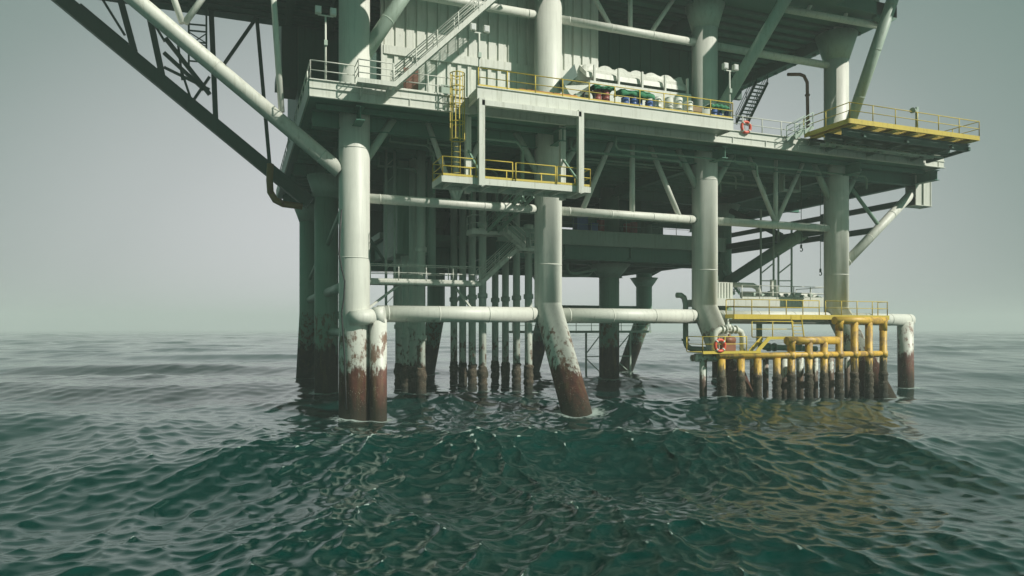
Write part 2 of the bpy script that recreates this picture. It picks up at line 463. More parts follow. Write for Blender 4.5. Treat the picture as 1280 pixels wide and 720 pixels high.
# right side frame
for p, q, w in (((37,.8,12.6),(37,13.2,12.6),.5),((45.3,0,15.3),(45.3,26,15.3),.45),((41.6,.3,12.8),(41.6,24,12.9),.45),((37,28,10.6),(46,28,15),.4)):
    m = MB(); m.bar(p, q, .35, w); m.build('side_beam','shade_dark_steel',P)
brace((37,13.3,9.2),(37,3.4,12.7),.5,'grey_shade_paint'); brace((37,13.2,16.2),(37,6,12.8),.25,'shade_dark_steel')
m = MB(); m.bar((43.6,8,12.8),(43.6,8,15.3),.35,.35); m.build('side_beam','shade_dark_steel',P)

# ---- cellar deck
dk = MB(); dk.box(-2.75,45.3,YF+.12,31,ZD0+.1,ZD1); deck = dk.build('deck','underside_shade_green',P)
f = MB(); f.box(-2.8,45.35,YF,YF+.115,ZD0,ZD1-.03); f.box(-2.8,45.4,YF-.09,YF+.10,ZD1-.026,ZD1+.03)
f.box(-2.8,45.4,YF-.06,YF-.004,17.93,17.985); f.box(-2.8,45.4,YF-.10,YF+.10,ZD0-.05,ZD0-.004)
for i in range(17): f.box(-.1+i*2.8,-.05+i*2.8,YF-.055,YF-.004,ZD0+.006,17.92)
f.build('fascia','white_paint',deck)
for x_ in (-2.86,45.306):
    f = MB(); f.box(x_,x_+.1,YF+.12,31,ZD0,ZD1+.02); f.build('side_fascia','pale_paint',deck)
for y in (0,14,28):
    g = MB(); g.ibeam((-2.4,y,17.0),(46.4,y,17.0),.5,.94); g.build('girder','underside_shade_green',deck)
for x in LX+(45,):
    g = MB(); g.ibeam((x,-2.3,16.95),(x,30.5,16.95),.5,.8); g.build('girder','underside_shade_green',deck)
g = MB()
for i in range(23): g.bar((-2.3, -1.2+i*1.4, 17.37), (45, -1.2+i*1.4, 17.37), .14, .3)
g.build('joists','underside_shade_green',deck)
# gallery standing proud of the deck front
gx0, gx1, gy = 6.2, 23.75, -4.4
g = MB(); g.box(gx0,gx1,gy+.06,YF-.11,17.95,18.5); gal = g.build('gallery','pale_paint',P)
f = MB(); f.box(gx0-.02,gx1+.02,gy,gy+.055,17.8,18.5); f.box(gx0-.04,gx1+.04,gy-.07,gy+.06,18.505,18.55); f.box(gx0-.04,gx1+.04,gy-.07,gy+.05,17.75,17.797)
f.box(gx0-.03,gx0+.04,gy+.06,YF-.11,17.8,17.948); f.box(gx1-.04,gx1+.03,gy+.06,YF-.11,17.8,17.948)
f.build('fascia','white_paint',gal)
rails([(gx0+.05,gy+.05,18.55),(gx1,gy+.05,18.55),(gx1,YF,18.55)],'yellow_paint',gal,n=None,r=.03)
# deck guard rails
rails([(-2.75,30,ZD1),(-2.75,YF+.05,ZD1),(-.35,YF+.05,ZD1)],'white_paint',deck,toe=0)
rails([(1.7,YF+.05,ZD1),(gx0-.3,YF+.05,ZD1)],'white_paint',deck)
rails([(gx1+.6,YF+.05,ZD1),(31,YF+.05,ZD1)],'white_paint',deck,toe=0)
# landing in front of the left leg
ld = MB(); ld.box(-.35,1.6,-3.75,YF-.11,18.25,18.32); ld.box(-.4,1.65,-3.81,-3.755,18.15,18.4)
ld.bar((-.1,-3.7,18.2),(-.1,-2.62,17.6),.08,.1); ld.bar((1.3,-3.7,18.2),(1.3,-2.62,17.6),.08,.1)
ldo = ld.build('landing','white_paint',P)
rails([(-.35,YF,18.35),(-.35,-3.75,18.35),(1.55,-3.75,18.35)],'white_paint',ldo,toe=0,mids=2)
# ---- upper deck
u = MB(); u.box(-3.0,26,-2.6,31,ZU,ZU+.9); u.box(.2,3.9,-6,-2.604,ZU,ZU+.9); u.box(.2,6.2,-8.6,-6.004,ZU,ZU+.9); u.box(28.6,33.5,-8,-3.404,ZU,ZU+.9); u.box(-18.2,-3.004,-1.2,15,ZU+.1,ZU+.9); u.box(26.004,39.4,-3.4,20,ZU,ZU+.9)  # front overhangs out of view are added, shaped to shade the legs
ud = u.build('deck','module_shade_paint',P)
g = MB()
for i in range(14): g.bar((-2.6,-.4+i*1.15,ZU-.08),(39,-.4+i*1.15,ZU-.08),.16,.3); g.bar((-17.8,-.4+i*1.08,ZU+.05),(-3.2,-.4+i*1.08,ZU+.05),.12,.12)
g.build('joists','shade_dark_steel',ud)
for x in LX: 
    g = MB(); g.bar((x,-1.0,ZU-.45),(x,15 if x<0 else 20,ZU-.45),.4,.85); g.build('girder','shade_dark_steel',ud)
g = MB(); g.bar((25,14,ZU-.5),(39.2,14,ZU-.5),.4,.9); g.build('girder','shade_dark_steel',ud)
g = MB(); g.prism([(39.4,-3.4,ZU+.9),(39.4,-3.4,ZU-.1),(38.3,-3.4,ZU-.6),(37.4,-3.4,ZU-.2),(37.4,-3.4,ZU+.9)],(0,.4,0)); g.build('end_plate','module_shade_paint',ud)
# second storey as the dark mass behind the upper truss
u = MB(); u.box(-18.2,-3,1,14.9,ZU+.904,ZU+6); u.build('upper_module_and_shade','module_shade_paint',P)
u = MB(); u.box(-2.996,39.6,4,28,ZU+.904,ZU+6); u.build('upper_module_and_shade','module_shade_paint',P)
u = MB(); u.box(31,42,-9.5,3.9,31.5,32.2); u.build('upper_module_and_shade','module_shade_paint',P)  # unseen slab, carried forward to shade the right deck front
# ---- modules standing between the decks
def module(x0,x1,y0,y1,z0,z1,mat='module_shade_paint'):
    m = MB(); m.box(x0,x1,y0,y1,z0,z1)
    n = int((x1-x0)/.9)
    for i in range(n): m.box(x0+.2+i*.9,x0+.32+i*.9,y0-.07,y0-.003,z0,z1)
    return m.build('module', mat, P)
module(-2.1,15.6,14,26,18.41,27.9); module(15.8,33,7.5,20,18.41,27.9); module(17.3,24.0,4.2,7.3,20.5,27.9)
m = MB(); m.box(-3.3,-2.11,14.2,17,23.2,27.9); m.build('duct','shade_dark_steel',P)
m = MB(); m.bar((15.6,7,19.5),(15.6,7,27.9),.5,.5); m.build('post','shade_dark_steel',P)
# corrugated wall between the front legs
w = MB()
xs0, xs1, yw, z0w, zs, z1w = 1.95, 16.6, 1.25, 18.41, 22.35, 27.95
x = xs0; pitch = .68; prof = [(0,0),(.06,0),(.09,.10),(.59,.10),(.62,0),(.68,0)]
pts = []
while x < xs1-.2:
    for a_, d_ in prof[:-1]: pts.append((x+a_, yw - d_ + .1))
    x += pitch
pts.append((x, yw+.1))
vs = [(a_,b_,z) for z in (zs, z1w) for a_, b_ in pts]; n = len(pts)
w.add(vs, [(i,i+1,n+i+1,n+i) for i in range(n-1)])
w.box(xs0,x,yw+.12,yw+.3,z0w,z1w)
w.box(xs0-.14,xs0,yw-.08,yw+.3,z0w,z1w)
wall = w.build('corrugated_wall','white_paint',P)
s_ = MB(); s_.box(xs0,x,yw-.14,yw+.115,zs-.55,zs-.02); s_.build('seam_beam','white_paint',wall)
s_ = MB(); xx = xs0; i = 0
while xx < x-.6:                      # framed panels below the seam
    s_.box(xx,xx+.24,yw-.05,yw+.115,z0w,zs-.56); s_.box(xx+.244,xx+.676,yw+.06,yw+.115,z0w,zs-.56)
    s_.box(xx+.244,xx+.676,yw-.046,yw+.055,z0w,z0w+.9); xx += .68
s_.build('panel','white_paint',wall)
d_ = MB(); d_.box(1.0,1.8,yw+.2,yw+.3,z0w,21.9); d_.build('door','shade_dark_steel',wall)
d_ = MB(); a = at(505,100,.9); d_.box(a.x,a.x+.9,.9,1.05,19.6,21.0); d_.build('cabinet','brown_paint',wall)

cl = random.Random(21)
for k in range(9):
    y = -1.6+k*.7; x0_ = cl.uniform(14,30); x1_ = min(44, x0_+cl.uniform(5,14)); zz = 16.9-cl.random()*.5
    m = MB(); m.path([(x0_,y,17.4),(x0_,y,zz+.2),(x0_+.2,y,zz),(x1_,y,zz),(x1_+.2,y,zz-.2),(x1_+.2,y,zz-cl.uniform(.3,1.6))],cl.uniform(.05,.11),8); m.build('service_pipe','grey_shade_paint',P)
for k in range(8):
    y = -1.0+k*1.3; x0_ = cl.uniform(2.5,9); zz = 16.9-cl.random()*.6
    m = MB(); m.path([(x0_,y,17.4),(x0_,y,zz),(x0_+cl.uniform(1,3),y,zz),(x0_+3,y+.3,zz-.4),(x0_+3,y+.3,12.8+cl.random())],cl.uniform(.05,.12),8); m.build('service_pipe','grey_shade_paint',P)
m = MB(); m.box(33.2,34.9,1.5,2.0,15.6,15.75); m.box(33.2,33.35,1.5,2.0,15.754,17.4); m.box(34.75,34.9,1.5,2.0,15.754,17.4); m.build('hanger','pale_paint',P)
# ---- mezzanine deck under the cellar deck
mz = MB(); mz.box(12.6,34.2,10,30.4,12.3,12.8); mz.box(4.5,12.58,16,30.4,12.3,12.8); mezz = mz.build('mezzanine_deck','grey_shade_paint',P)
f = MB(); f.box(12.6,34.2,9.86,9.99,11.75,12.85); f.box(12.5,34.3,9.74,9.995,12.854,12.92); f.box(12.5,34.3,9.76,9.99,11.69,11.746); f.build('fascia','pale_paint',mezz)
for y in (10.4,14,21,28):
    g = MB(); g.ibeam((12.7 if y<16 else 4.6,y,11.4),(34.1,y,11.4),.45,1.75); g.build('girder','underside_shade_green',mezz)
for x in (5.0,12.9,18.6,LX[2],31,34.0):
    g = MB(); g.ibeam((x,10.2 if x>12 else 16.2,11.5),(x,30.2,11.5),.45,1.5); g.build('girder','underside_shade_green',mezz)
rails([(12.6,10,12.92),(34.1,10,12.92)],'grey_shade_paint',mezz,toe=0,r=.022)
def bw(x0,x1,z0,z1,y=29.6):
    m = MB(); m.box(x0,x1,y,y+.3,z0,z1); m.build('back_wall','module_shade_paint',P)
bw(4.6,25.0,12.81,17.45); bw(28.9,36.2,12.81,17.45); bw(25.004,28.896,16.2,17.45); bw(38.6,40.6,12.81,17.45)
for b_ in ((14.8,22.4,19,24),(26.5,30.2,17.5,20)):
    m = MB(); m.box(*b_,12.85,17.4); m.build('pump_room','module_shade_paint',P)

# ================================================================== THINGS ON AND AROUND THE PLATFORM
# main white stair
t = thing('staircase','long white steel stair climbing from the landing by the corrugated wall to the upper deck','staircase',(1.6,-3.7,18.35))
stair(t,(1.6,-3.7,18.25),(11.4,-3.7,27.9),(0,1,0),.85,'white_paint')
# suspended access platform
bx0,bx1,by0,by1,bz = 4.15,13.3,-4.4,-2.3,13.0
t = thing('access_platform','white platform with yellow guard rail hung on posts below the gallery','access platform',(8.7,-3.4,bz))
m = MB(); m.box(bx0,bx1,by0+.05,by1,bz+.22,bz+.3)
m.build('floor','pale_paint',t)
m = MB(); m.box(bx0,bx1,by0,by0+.05,bz,bz+.36); m.box(bx0,bx1,by1+.004,by1+.05,bz,bz+.36); m.box(bx0-.05,bx0-.004,by0,by1,bz,bz+.36); m.box(bx1+.004,bx1+.05,by0,by1,bz,bz+.36)
for i in range(8): m.box(bx0+.6+i*1.14,bx0+.68+i*1.14,by0+.055,by1,bz+.03,bz+.216)
m.build('frame','white_paint',t)
for x in (6.35,12.55):
    for y in (by0-.18, by1+.22):
        m = MB(); m.box(x-.17,x+.17,y-.15,y-.12,bz-.1,17.8); m.box(x-.17,x+.17,y+.12,y+.15,bz-.1,17.8); m.box(x-.04,x+.04,y-.119,y+.119,bz-.1,17.8); m.box(x-.17,x-.14,y-.118,y+.118,bz-.1,17.8)
        m.build('post','white_paint',t)
m = MB(); m.bar((6.35,by0-.18,17.55),(12.55,by0-.18,17.55),.3,.3); m.build('head_beam','white_paint',t)
for x in (6.35,12.55):
    for q_ in (((x,by0-.05,16.9),(x,by1+.1,17.5)),((x,by0,13.6),(x,by1+.2,15.5))):
        m = MB(); m.bar(*q_,.1,.12); m.build('knee_strut','grey_shade_paint',t)
zr = bz+.36
for a_, b_ in (((bx0,by1),(bx0,by0)),((bx0,by0),(6.1,by0)),((6.6,by0),(8.3,by0)),((8.5,by0),(11.0,by0)),((11.1,by0),(13.3,by0)),((13.3,by0),(13.3,by1)),((13.3,by1),(bx0,by1))):
    m = MB(); rail(m,(*a_,zr),(*b_,zr),r=.03,n=max(1,round((Vector(b_)-Vector(a_)).length/2.3))); m.build('guard_rail','yellow_paint',t)
# caged ladder
lx, ly = 5.35, -3.25
t = thing('caged_ladder','yellow caged ladder hanging under the gallery beside the long white stair','ladder',(lx,ly,15.7))
m = MB()
for s in (-1,1): m.tube((lx+s*.25,ly+.3,13.4),(lx+s*.25,ly+.3,19.5),.03,6)
for i in range(20): m.tube((lx-.25,ly+.3,13.6+i*.3),(lx+.25,ly+.3,13.6+i*.3),.015,6)
m.build('ladder','yellow_paint',t)
m = MB()
for z in (15.7,16.7,17.7,18.7,19.5):
    m.torus((lx,ly,z),(0,0,1),.42,.03,16,6)
for k in range(7):
    an = math.pi + math.pi*k/6; m.bar((lx+.42*math.cos(an),ly+.42*math.sin(an),15.68),(lx+.42*math.cos(an),ly+.42*math.sin(an),19.52),.05,.02)
m.build('cage','yellow_paint',t)

# yellow cantilever platform
cx0,cx1,cy,cz = 31.3,43.6,-6.7,18.75
t = thing('cantilever_platform','yellow edged steel platform with guard rail jutting from the right end of the deck','platform',(37,-4.6,cz))
m = MB(); yy_ = cy+.07
while yy_ < YF-.22: m.box(cx0,cx1,yy_,yy_+.10,cz-.1,cz-.03); yy_ += .19
m.build('floor_grating','yellow_paint',t)
m = MB(); m.box(cx0,cx1,cy-.02,cy+.045,cz-.30,cz+.02); m.box(cx0-.06,cx0-.004,cy,YF-.12,cz-.3,cz+.02); m.box(cx1+.004,cx1+.06,cy,YF-.12,cz-.3,cz+.02)
m.build('edge_beam','yellow_paint',t)
for k in range(3):
    y = cy+.75+k*1.45; m = MB(); m.ibeam((cx0+.1,y,cz-.68),(cx1-.1,y,cz-.68),.25,.5); m.build('beam','shade_dark_steel',t)
for k in range(7):
    x = cx0+.5+k*1.88; m = MB(); m.ibeam((x,cy+.1,cz-.27),(x,YF-.13,cz-.27),.5,.26); m.build('joist','yellow_paint',t)
for x in (33.2,37.2,41.6,43.3):
    m = MB(); m.bar((x,cy+.5,cz-.8),(x,YF-.15,17.75),.2,.24); m.build('bracket','shade_dark_steel',t)
for a_, b_ in (((cx0,YF),(cx0,cy)),((cx0,cy),(cx1,cy)),((cx1,cy),(cx1,YF))):
    m = MB(); rail(m,(*a_,cz+.02),(*b_,cz+.02),r=.03,n=max(2,round((Vector(b_)-Vector(a_)).length/1.9)),toe=0); m.build('guard_rail','yellow_paint',t)
t = thing('access_stair','short steel stair rising from the deck to the yellow cantilever platform','staircase',(30,-3.6,18.4))
stair(t,(29.6,-3.6,18.1),(31.2,-3.6,19.0),(0,1,0),.8,'pale_paint')
t = thing('machinery','grey pumps and pipework packed under the yellow cantilever platform','machinery',(36,-4.2,17.6))
for i in range(16):
    x = 32.3+i*.66; y = -3.7-.5*random.random(); m = MB(); m.tube((x,y,17.7),(x,y,18.0+random.random()*.25),.10+.1*random.random(),10); m.build('valve','grey_shade_paint',t)
m = MB(); m.tube((32,-3.5,17.85),(43,-3.5,17.85),.1,10); m.tube((32,-4.3,17.7),(43,-4.3,17.7),.08,10); m.build('pipe','pale_paint',t)

# zigzag stairs between the lower walkway and the access platform
def platform_walk(name,label,cat,x0,x1,y0,y1,z,mat,railpts,railmat=None,th=.22,toe=.12,group=None,mids=1):
    t = thing(name,label,cat,((x0+x1)/2,(y0+y1)/2,z),group)
    m = MB(); m.box(x0,x1,y0,y1,z-.06,z); m.build('floor','pale_paint' if mat=='white_paint' else mat,t)
    m = MB(); m.box(x0-.03,x1+.03,y0-.05,y0-.003,z-th,z+.02); m.box(x0-.03,x1+.03,y1+.003,y1+.05,z-th,z+.02)
    m.box(x0-.05,x0-.003,y0,y1,z-th,z+.02); m.box(x1+.003,x1+.05,y0,y1,z-th,z+.02)
    k = x0+.8
    while k < x1-.3: m.box(k,k+.07,y0,y1,z-th,z-.064); k += 1.2
    m.build('frame',mat,t)
    for a_, b_ in zip(railpts[:-1],railpts[1:]):
        m = MB(); rail(m,(*a_,z+.02),(*b_,z+.02),toe=toe,mids=mids); m.build('guard_rail',railmat or mat,t)
    return t
wy = 3.2; w0, w1 = at(463,352,wy).x, at(600,352,wy).x; wz = round(at(530,352,wy).z, 2)
t = platform_walk('walkway','white steel walkway with guard rail running right from the front left leg','walkway',w0,w1,wy,wy+1.3,wz,'white_paint',[(w0,wy+.03),(w1-.05,wy+.03)])
m = MB(); rail(m,(w0,wy+1.28,wz+.02),(w1,wy+1.28,wz+.02)); m.build('guard_rail','white_paint',t)
for q_ in (((w0+2,wy+.6,wz-.2),(1.0,1.2,6.1)),((w1-1.6,wy+.6,wz-.25),(w1-1.6,.2,6.15))):
    m = MB(); m.bar(*q_,.12,.12); m.build('bracket','white_paint',t)
l0, l1, lz2 = at(648,308,wy).x, at(681,308,wy).x, at(660,310,wy).z
u0, u1, uz = at(590,288,wy).x, at(630,288,wy).x, at(610,289,wy).z
t = platform_walk('stair_landing','small white stair landing against the second front leg','landing',l0,l1,wy,wy+1.2,lz2,'white_paint',[(l0+.9,wy+.03),(l1,wy+.03),(l1,wy+1.2)])
platform_walk('upper_stair_landing','small grey stair landing hanging in shade under the access platform','landing',u0,u1,wy,wy+1.1,uz,'white_paint',[(u0,wy+1.1),(u0,wy+.03),(u0+1.0,wy+.03)])
t = thing('lower_stair','white stair rising right from the long white walkway to the stair landing','staircase',(w1,wy,wz))
stair(t,(w1+.05,wy+.05,wz-.1),(l0-.05,wy+.05,lz2-.1),(0,1,0),.8,'white_paint')
t = thing('middle_stair','white stair flight rising left between the two small stair landings','staircase',(l0,wy,lz2))
stair(t,(l0+.15,wy-.9,lz2-.05),(u1-.1,wy-.9,uz-.05),(0,1,0),.75,'white_paint')
t = thing('steep_stair','steep grey stair rising from the small landing into the access platform floor','staircase',(8.8,1.2,11.4))
stair(t,(u0+1.1,wy,uz),(u0+1.9,-1.2,13.2),(1,0,0),.75,'grey_shade_paint')

# conductor and riser pipes
growth_rng = random.Random(3)
def riser(x,y,top,r,label,group,zc=(7.2,),low=True):
    t = thing('riser_pipe',label,'pipe',(x,y,0),group)
    m = MB(); m.tube((x,y,-2.5),(x,y,top),r,18); m.build('shaft','riser_paint',t)
    for z in zc:
        m = MB(); m.path([(x,y,z-.2),(x,y,z-.16),(x,y,z+.16),(x,y,z+.2)],[r+.01,r+.09,r+.09,r+.01],18); m.build('collar','riser_paint',t)
    m = MB(); z = -.3; pts=[]; rs=[]
    while z < 2.2:
        pts.append((x+growth_rng.uniform(-.03,.03),y,z)); rs.append(r+.02+growth_rng.random()*.09+(.04 if 1.2<z<1.7 else 0)); z += .12
    rs[-1] = r+.005
    m.path(pts,rs,14); m.build('marine_growth','marine_crust',t)
    return t
ordw = ['nearest','second','third','hindmost']
for gi, gx in enumerate((10.6,14.3)):
    for k, y in enumerate((7.7,10.2,12.7,15.2)):
        lab = f"{ordw[k]} pale pipe of the four {'left of' if gi==0 else 'right by'} the zigzag stair's foot, barnacled at the water" if gi==0 else f"{ordw[k]} pale pipe of the four standing just left of the second front leg"
        riser(gx,y,17.3 if (gi==0 or k) else 11.8,.29,lab,'vertical well pipes in two rows of four',zc=(7.3,12.6) if k==0 else (7.3,))
for k, y in enumerate((6.4,8.8,11.2,13.6)):
    riser(5.6,y,17.3,.31,f"{ordw[k]} thick pipe of the cluster under the walkway near the left leg",'thick pipes under the walkway',zc=(5.0,9.6) if k%2 else (4.2,10.4))
t = thing('pump_caisson','tall shaded steel casing around the pipe cluster under the deck','casing',(5.6,12,9))
m = MB(); m.box(4.6,6.9,9.6,15,10.4,17.3); m.build('casing','grey_shade_paint',t)
m = MB(); m.tube((6.9,8.4,8.5),(6.9,8.4,17.3),.3,16); m.build('pipe','pale_paint',t)
m = MB()
for x in (3.25,3.85): m.tube((x,7,6.0),(x,7,17.3),.09,8)
for i in range(9): m.bar((3.25,7,6.6+i*1.2),(3.85,7,7.2+i*1.2),.05,.05)
m.build('ladder_frame','pale_paint',t)
for s in ((3.2,9,9.4,16.0,13.0),):
    m = MB(); m.bar((1.6,9,12.6),(3.9,9,9.2),.14,.2); m.bar((1.2,9,9.2),(4.6,9,9.2),.14,.2); m.bar((1.5,9,9.2),(1.5,9,17.2),.3,.3); m.build('frame','shade_dark_steel',t)

# low white platform on trestle legs between the rear legs
t = platform_walk('service_platform','narrow pale service platform on cross-braced trestle legs between the rear legs','service platform',19.3,35.4,24,25.4,4.6,'pale_paint',[(19.3,24.03),(35.3,24.03)],toe=0)
for x in (27.6,29.4,30.9,32.9):
    m = MB(); m.bar((x,24.1,-2),(x,24.1,4.4),.16,.16); m.build('leg','pale_paint',t)
m = MB()
for a_, b_ in ((27.6,29.4),(30.9,32.9)):
    m.bar((a_,24.1,1.9),(b_,24.1,1.9),.1,.1); m.bar((a_,24.1,2.2),(b_,24.1,4.3),.09,.09); m.bar((a_,24.1,1.7),(b_,24.1,.1),.09,.09)
m.build('cross_brace','pale_paint',t)

# white equipment platform behind the yellow walkway
ex0, ex1, ez, ey = at(893,380,2.5).x, at(1034,380,2.5).x, 7.15, 2.5
t = platform_walk('equipment_platform','white platform crowded with pipes and tanks between the two right front legs','equipment platform',ex0,ex1,ey,ey+3.4,ez,'white_paint',[(ex0+2.6,ey+.03),(ex1-.05,ey+.03),(ex1-.05,ey+3.4)],th=.55,toe=.15)
a = at(886,372,ey+.4); b = at(916,353,ey+.4); m = MB(); m.box(a.x,b.x,ey+.4,ey+2.2,ez+.01,b.z)
for i in range(8): m.box(a.x+.05+i*.27,a.x+.11+i*.27,ey+.34,ey+.397,ez+.04,b.z-.04)
m.build('cabinet','white_paint',t)
m = MB(); m.box(a.x+.3,a.x+1.0,ey+.5,ey+1.4,b.z+.003,b.z+.5); m.build('hood','pale_paint',t)
px_ = lambda q: at(q,370,ey+1.0).x
m = MB(); m.path([(px_(917),ey+1,8.3),(px_(941),ey+1,8.3),(px_(947),ey+1,8.1),(px_(951),ey+1,7.3)],.2,14); m.build('pipe','white_paint',t)
m = MB(); m.tube((px_(935),ey+1.7,7.55),(px_(1026),ey+1.7,7.55),.3,18); m.build('tank','white_paint',t)
m = MB(); m.box(px_(957),px_(963),ey+.3,ey+.5,ez,8.75); m.build('sign_board','white_paint',t)
for k in range(9):
    x = px_(938+k*10); m = MB(); h_ = 7.55+.3*random.random(); m.tube((x,ey+.6,ez),(x,ey+.6,h_),.12,10); m.tube((x-.2,ey+.6,h_-.1),(x+.2,ey+.6,h_-.1),.09,8); m.build('valve','pale_paint',t)
m = MB(); m.tube((px_(935),ey+.35,7.35),(px_(1028),ey+.35,7.35),.07,8); m.build('pipe','white_paint',t)
# hanging ladder frames
for k, (xa, xb) in enumerate(((951,967),(973,989.5))):
    t = thing('hanging_frame',('left' if k==0 else 'right')+' one of two slim steel ladder frames hanging over the white equipment platform','frame',at(xa,300,6),'hanging ladder frames')
    a0, b0, a1, b1 = at(xa,262 if k==0 else 285,6), at(xb,262 if k==0 else 285,6), at(xa,366,6), at(xb,366,6)
    m = MB(); m.bar(a0,a1,.12,.12); m.bar(b0,b1,.12,.12); m.build('rail','pale_paint',t)
    m = MB()
    for yy, y2 in ((351,351),(342,329)): m.bar(at(xa,yy,6),at(xb,y2,6),.09,.09)
    m.build('rung','pale_paint',t)
for k,(px,y0,y1,lab) in enumerate(((1001.5,284,312,'short hoist line with hook hanging beneath the mid brace'),(1025.5,300,342,'long hoist line with hook hanging close to the right front leg'))):
    t = thing('hoist_hook',lab,'hook',at(px,y1,3),'hoist hooks')
    m = MB(); m.tube(at(px,y0-110,3),at(px,y1-4,3),.025,6); m.build('cable','shade_dark_steel',t)
    m = MB(); c = at(px,y1,3); m.tube(c+Vector((0,0,.1)),c+Vector((0,0,.4)),.08,8); m.torus(c,(0,1,0),.14,.04,12,6,-1.5,3.2); m.build('hook','shade_dark_steel',t)
m = MB(); p = [at(x,y,13) for x,y in ((904,338),(925,365))]
t = thing('shaded_stair','dark steel stair in shade behind the third front leg','staircase',p[0]); stair(t,p[1]+Vector((0,0,-.2)),p[0],(0,1,0),.8,'grey_shade_paint')

# ================================================================== boat landing
lz, ly = 3.1, -5.0
X = lambda px: at(px, 440, ly).x
t = thing('boat_landing','yellow steel boat landing with stepped header pipes and weed-covered piles','boat landing',(29,ly,0))
tops = {902:3.1,926:3.1,947:3.1,971:3.1,989:4.05,1011:4.05,1030:4.05,1049:5.42,1068:5.42,1086:5.42,1104:5.42}
for px, z in tops.items():
    x = X(px); m = MB(); r = .245
    m.path([(x,ly,-2.5),(x,ly,z-.1 if z>3.2 else z-.18)],r,18)
    o = m.build('fender_pile','fender_yellow',t)
    g = MB(); pts=[]; rs=[]; zz=-.3
    while zz < 1.9: pts.append((x+growth_rng.uniform(-.03,.03),ly,zz)); rs.append(r+.015+growth_rng.random()*.08); zz += .12
    rs[-1] = r+.003; g.path(pts,rs,14); g.build('marine_growth','marine_crust',o)
    if z > 3.2: m = MB(); m.tube((x,ly,2.85),(x,ly,3.3),r+.05,18); m.build('sleeve','fender_yellow',t)
def header(x0,x1,z,r,y=ly):
    m = MB(); m.tube((x0,y,z),(x1,y,z),r,18); m.build('header_pipe','fender_yellow',t)
header(X(899)-.1,X(1101),lz,.19); header(X(983),X(1047),4.05,.27); header(X(1043),X(1106),5.42,.27)
# elbows at the header ends
for px, z in ((989,4.05),(1049,5.42),(1104,5.42)):
    m = MB(); x = X(px); m.path([(x,ly,z-.7),(x,ly,z-.1),(x+(.15 if px<1100 else -.15),ly,z+.0)],.27,18); m.build('elbow','fender_yellow',t)
for px in (904,921,941,957,980,1000,1019,1038,1059,1078,1096):     # rear piles
    x = at(px,460,-2.6).x; m = MB(); m.path([(x,-2.6,-2.5),(x,-2.6,2.9)],.2 if px%2 else .25,14); m.build('rear_pile','riser_paint',t)
m = MB(); m.tube((X(893),-2.6,2.9),(X(1100),-2.6,2.9),.22,16); m.build('rear_header','riser_paint',t)
for px in (900,985,1047,1100):
    m = MB(); m.tube((X(px),ly,3.0),(X(px),-2.5,2.95),.16,14); m.build('cross_member','riser_paint',t)
x = at(879,450,-4.2).x; m = MB(); m.path([(x,-4.2,-2.5),(x,-4.2,3.0)],.24,16); m.build('rear_pile','riser_paint',t)
m = MB(); m.tube((x-.6,-4.2,3.0),(X(905),-4.2,3.0),.27,16); m.build('rear_header','riser_paint',t)
# landing floors and their rails
fx0, fx1 = X(877), X(949)
m = MB(); m.box(fx0,fx1,-5.1,-3.4,3.32,3.38); m.box(fx0,fx1,-5.16,-5.105,3.26,3.42); m.build('floor','yellow_paint',t)
m = MB(); rail(m,(fx0,-3.4,3.4),(fx0,-5.1,3.4),h=.95,toe=0); rail(m,(fx0,-5.1,3.4),(X(932),-5.1,3.4),h=.95,toe=0); m.build('guard_rail','yellow_paint',t)
gx = X(963); gx2 = X(986)
m = MB(); m.box(gx,gx2+2.0,-4.6,-3.2,4.25,4.31); m.box(gx,gx2+.8,-4.66,-4.605,4.14,4.33); m.build('floor','yellow_paint',t)
m = MB(); rail(m,(gx,-3.2,4.3),(gx2+2,-3.2,4.3),toe=0); m.build('guard_rail','yellow_paint',t)
stair(t,(fx1-.1,-4.9,3.35),(gx,-4.9,4.25),(0,1,0),.7,'yellow_paint',rails_on=())
stair(t,(X(1003),-4.2,4.25),(X(1021),-2.6,5.75),(1,0,0),.9,'yellow_paint',rails_on=())

t = platform_walk('upper_walkway','yellow walkway with guard rail along the low brace behind the boat landing','walkway',26.1,40.7,-1.55,-.62,5.85,'yellow_paint',[(26.1,-.65),(26.1,-1.52),(33.8,-1.52)],th=.32,toe=0)
m = MB(); rail(m,(34.4,-1.52,5.87),(40.6,-1.52,5.87),toe=0); rail(m,(40.6,-1.52,5.87),(40.6,-.65,5.87),toe=0); m.build('guard_rail','yellow_paint',t)
# white valve arch
t = thing('valve_arch','white inverted-U pipe with a handwheel valve on the lower boat landing','valve',at(910,440,-3.3))
m = MB(); pts = [at(893,438,-3.3),at(893,421,-3.3),at(895,415,-3.3),at(900,412,-3.3),at(921,412,-3.3),at(926,415,-3.3),at(928,421,-3.3),at(928,441,-3.3)]
m.path(pts,.20,16); m.build('pipe','white_paint',t)
for px in (901.5,906,914,919): a = at(px,412,-3.3); m = MB(); m.tube(a,a+Vector((.07,0,0)),.29,18); m.build('flange','white_paint',t)
c = at(910,412,-3.3); m = MB(); m.path([c,c+Vector((0,0,.35)),c+Vector((0,0,.36)),c+Vector((0,0,.75))],[.24,.2,.09,.05],14); m.build('bonnet','white_paint',t)
m = MB(); m.torus(c+Vector((0,0,.72)),(0,0,1),.24,.03,18,6); m.bar(c+Vector((-.24,0,.72)),c+Vector((.24,0,.72)),.03,.03); m.build('handwheel','grey_shade_paint',t)
t = thing('pump_skid','rusty brown pump skid behind the lifebuoy on the boat landing','pump',at(911,440,-3.9))
a = at(905,439,-3.9); m = MB(); m.box(a.x,a.x+.95,-3.9,-3.5,3.39,3.95); m.build('base','brown_paint',t)
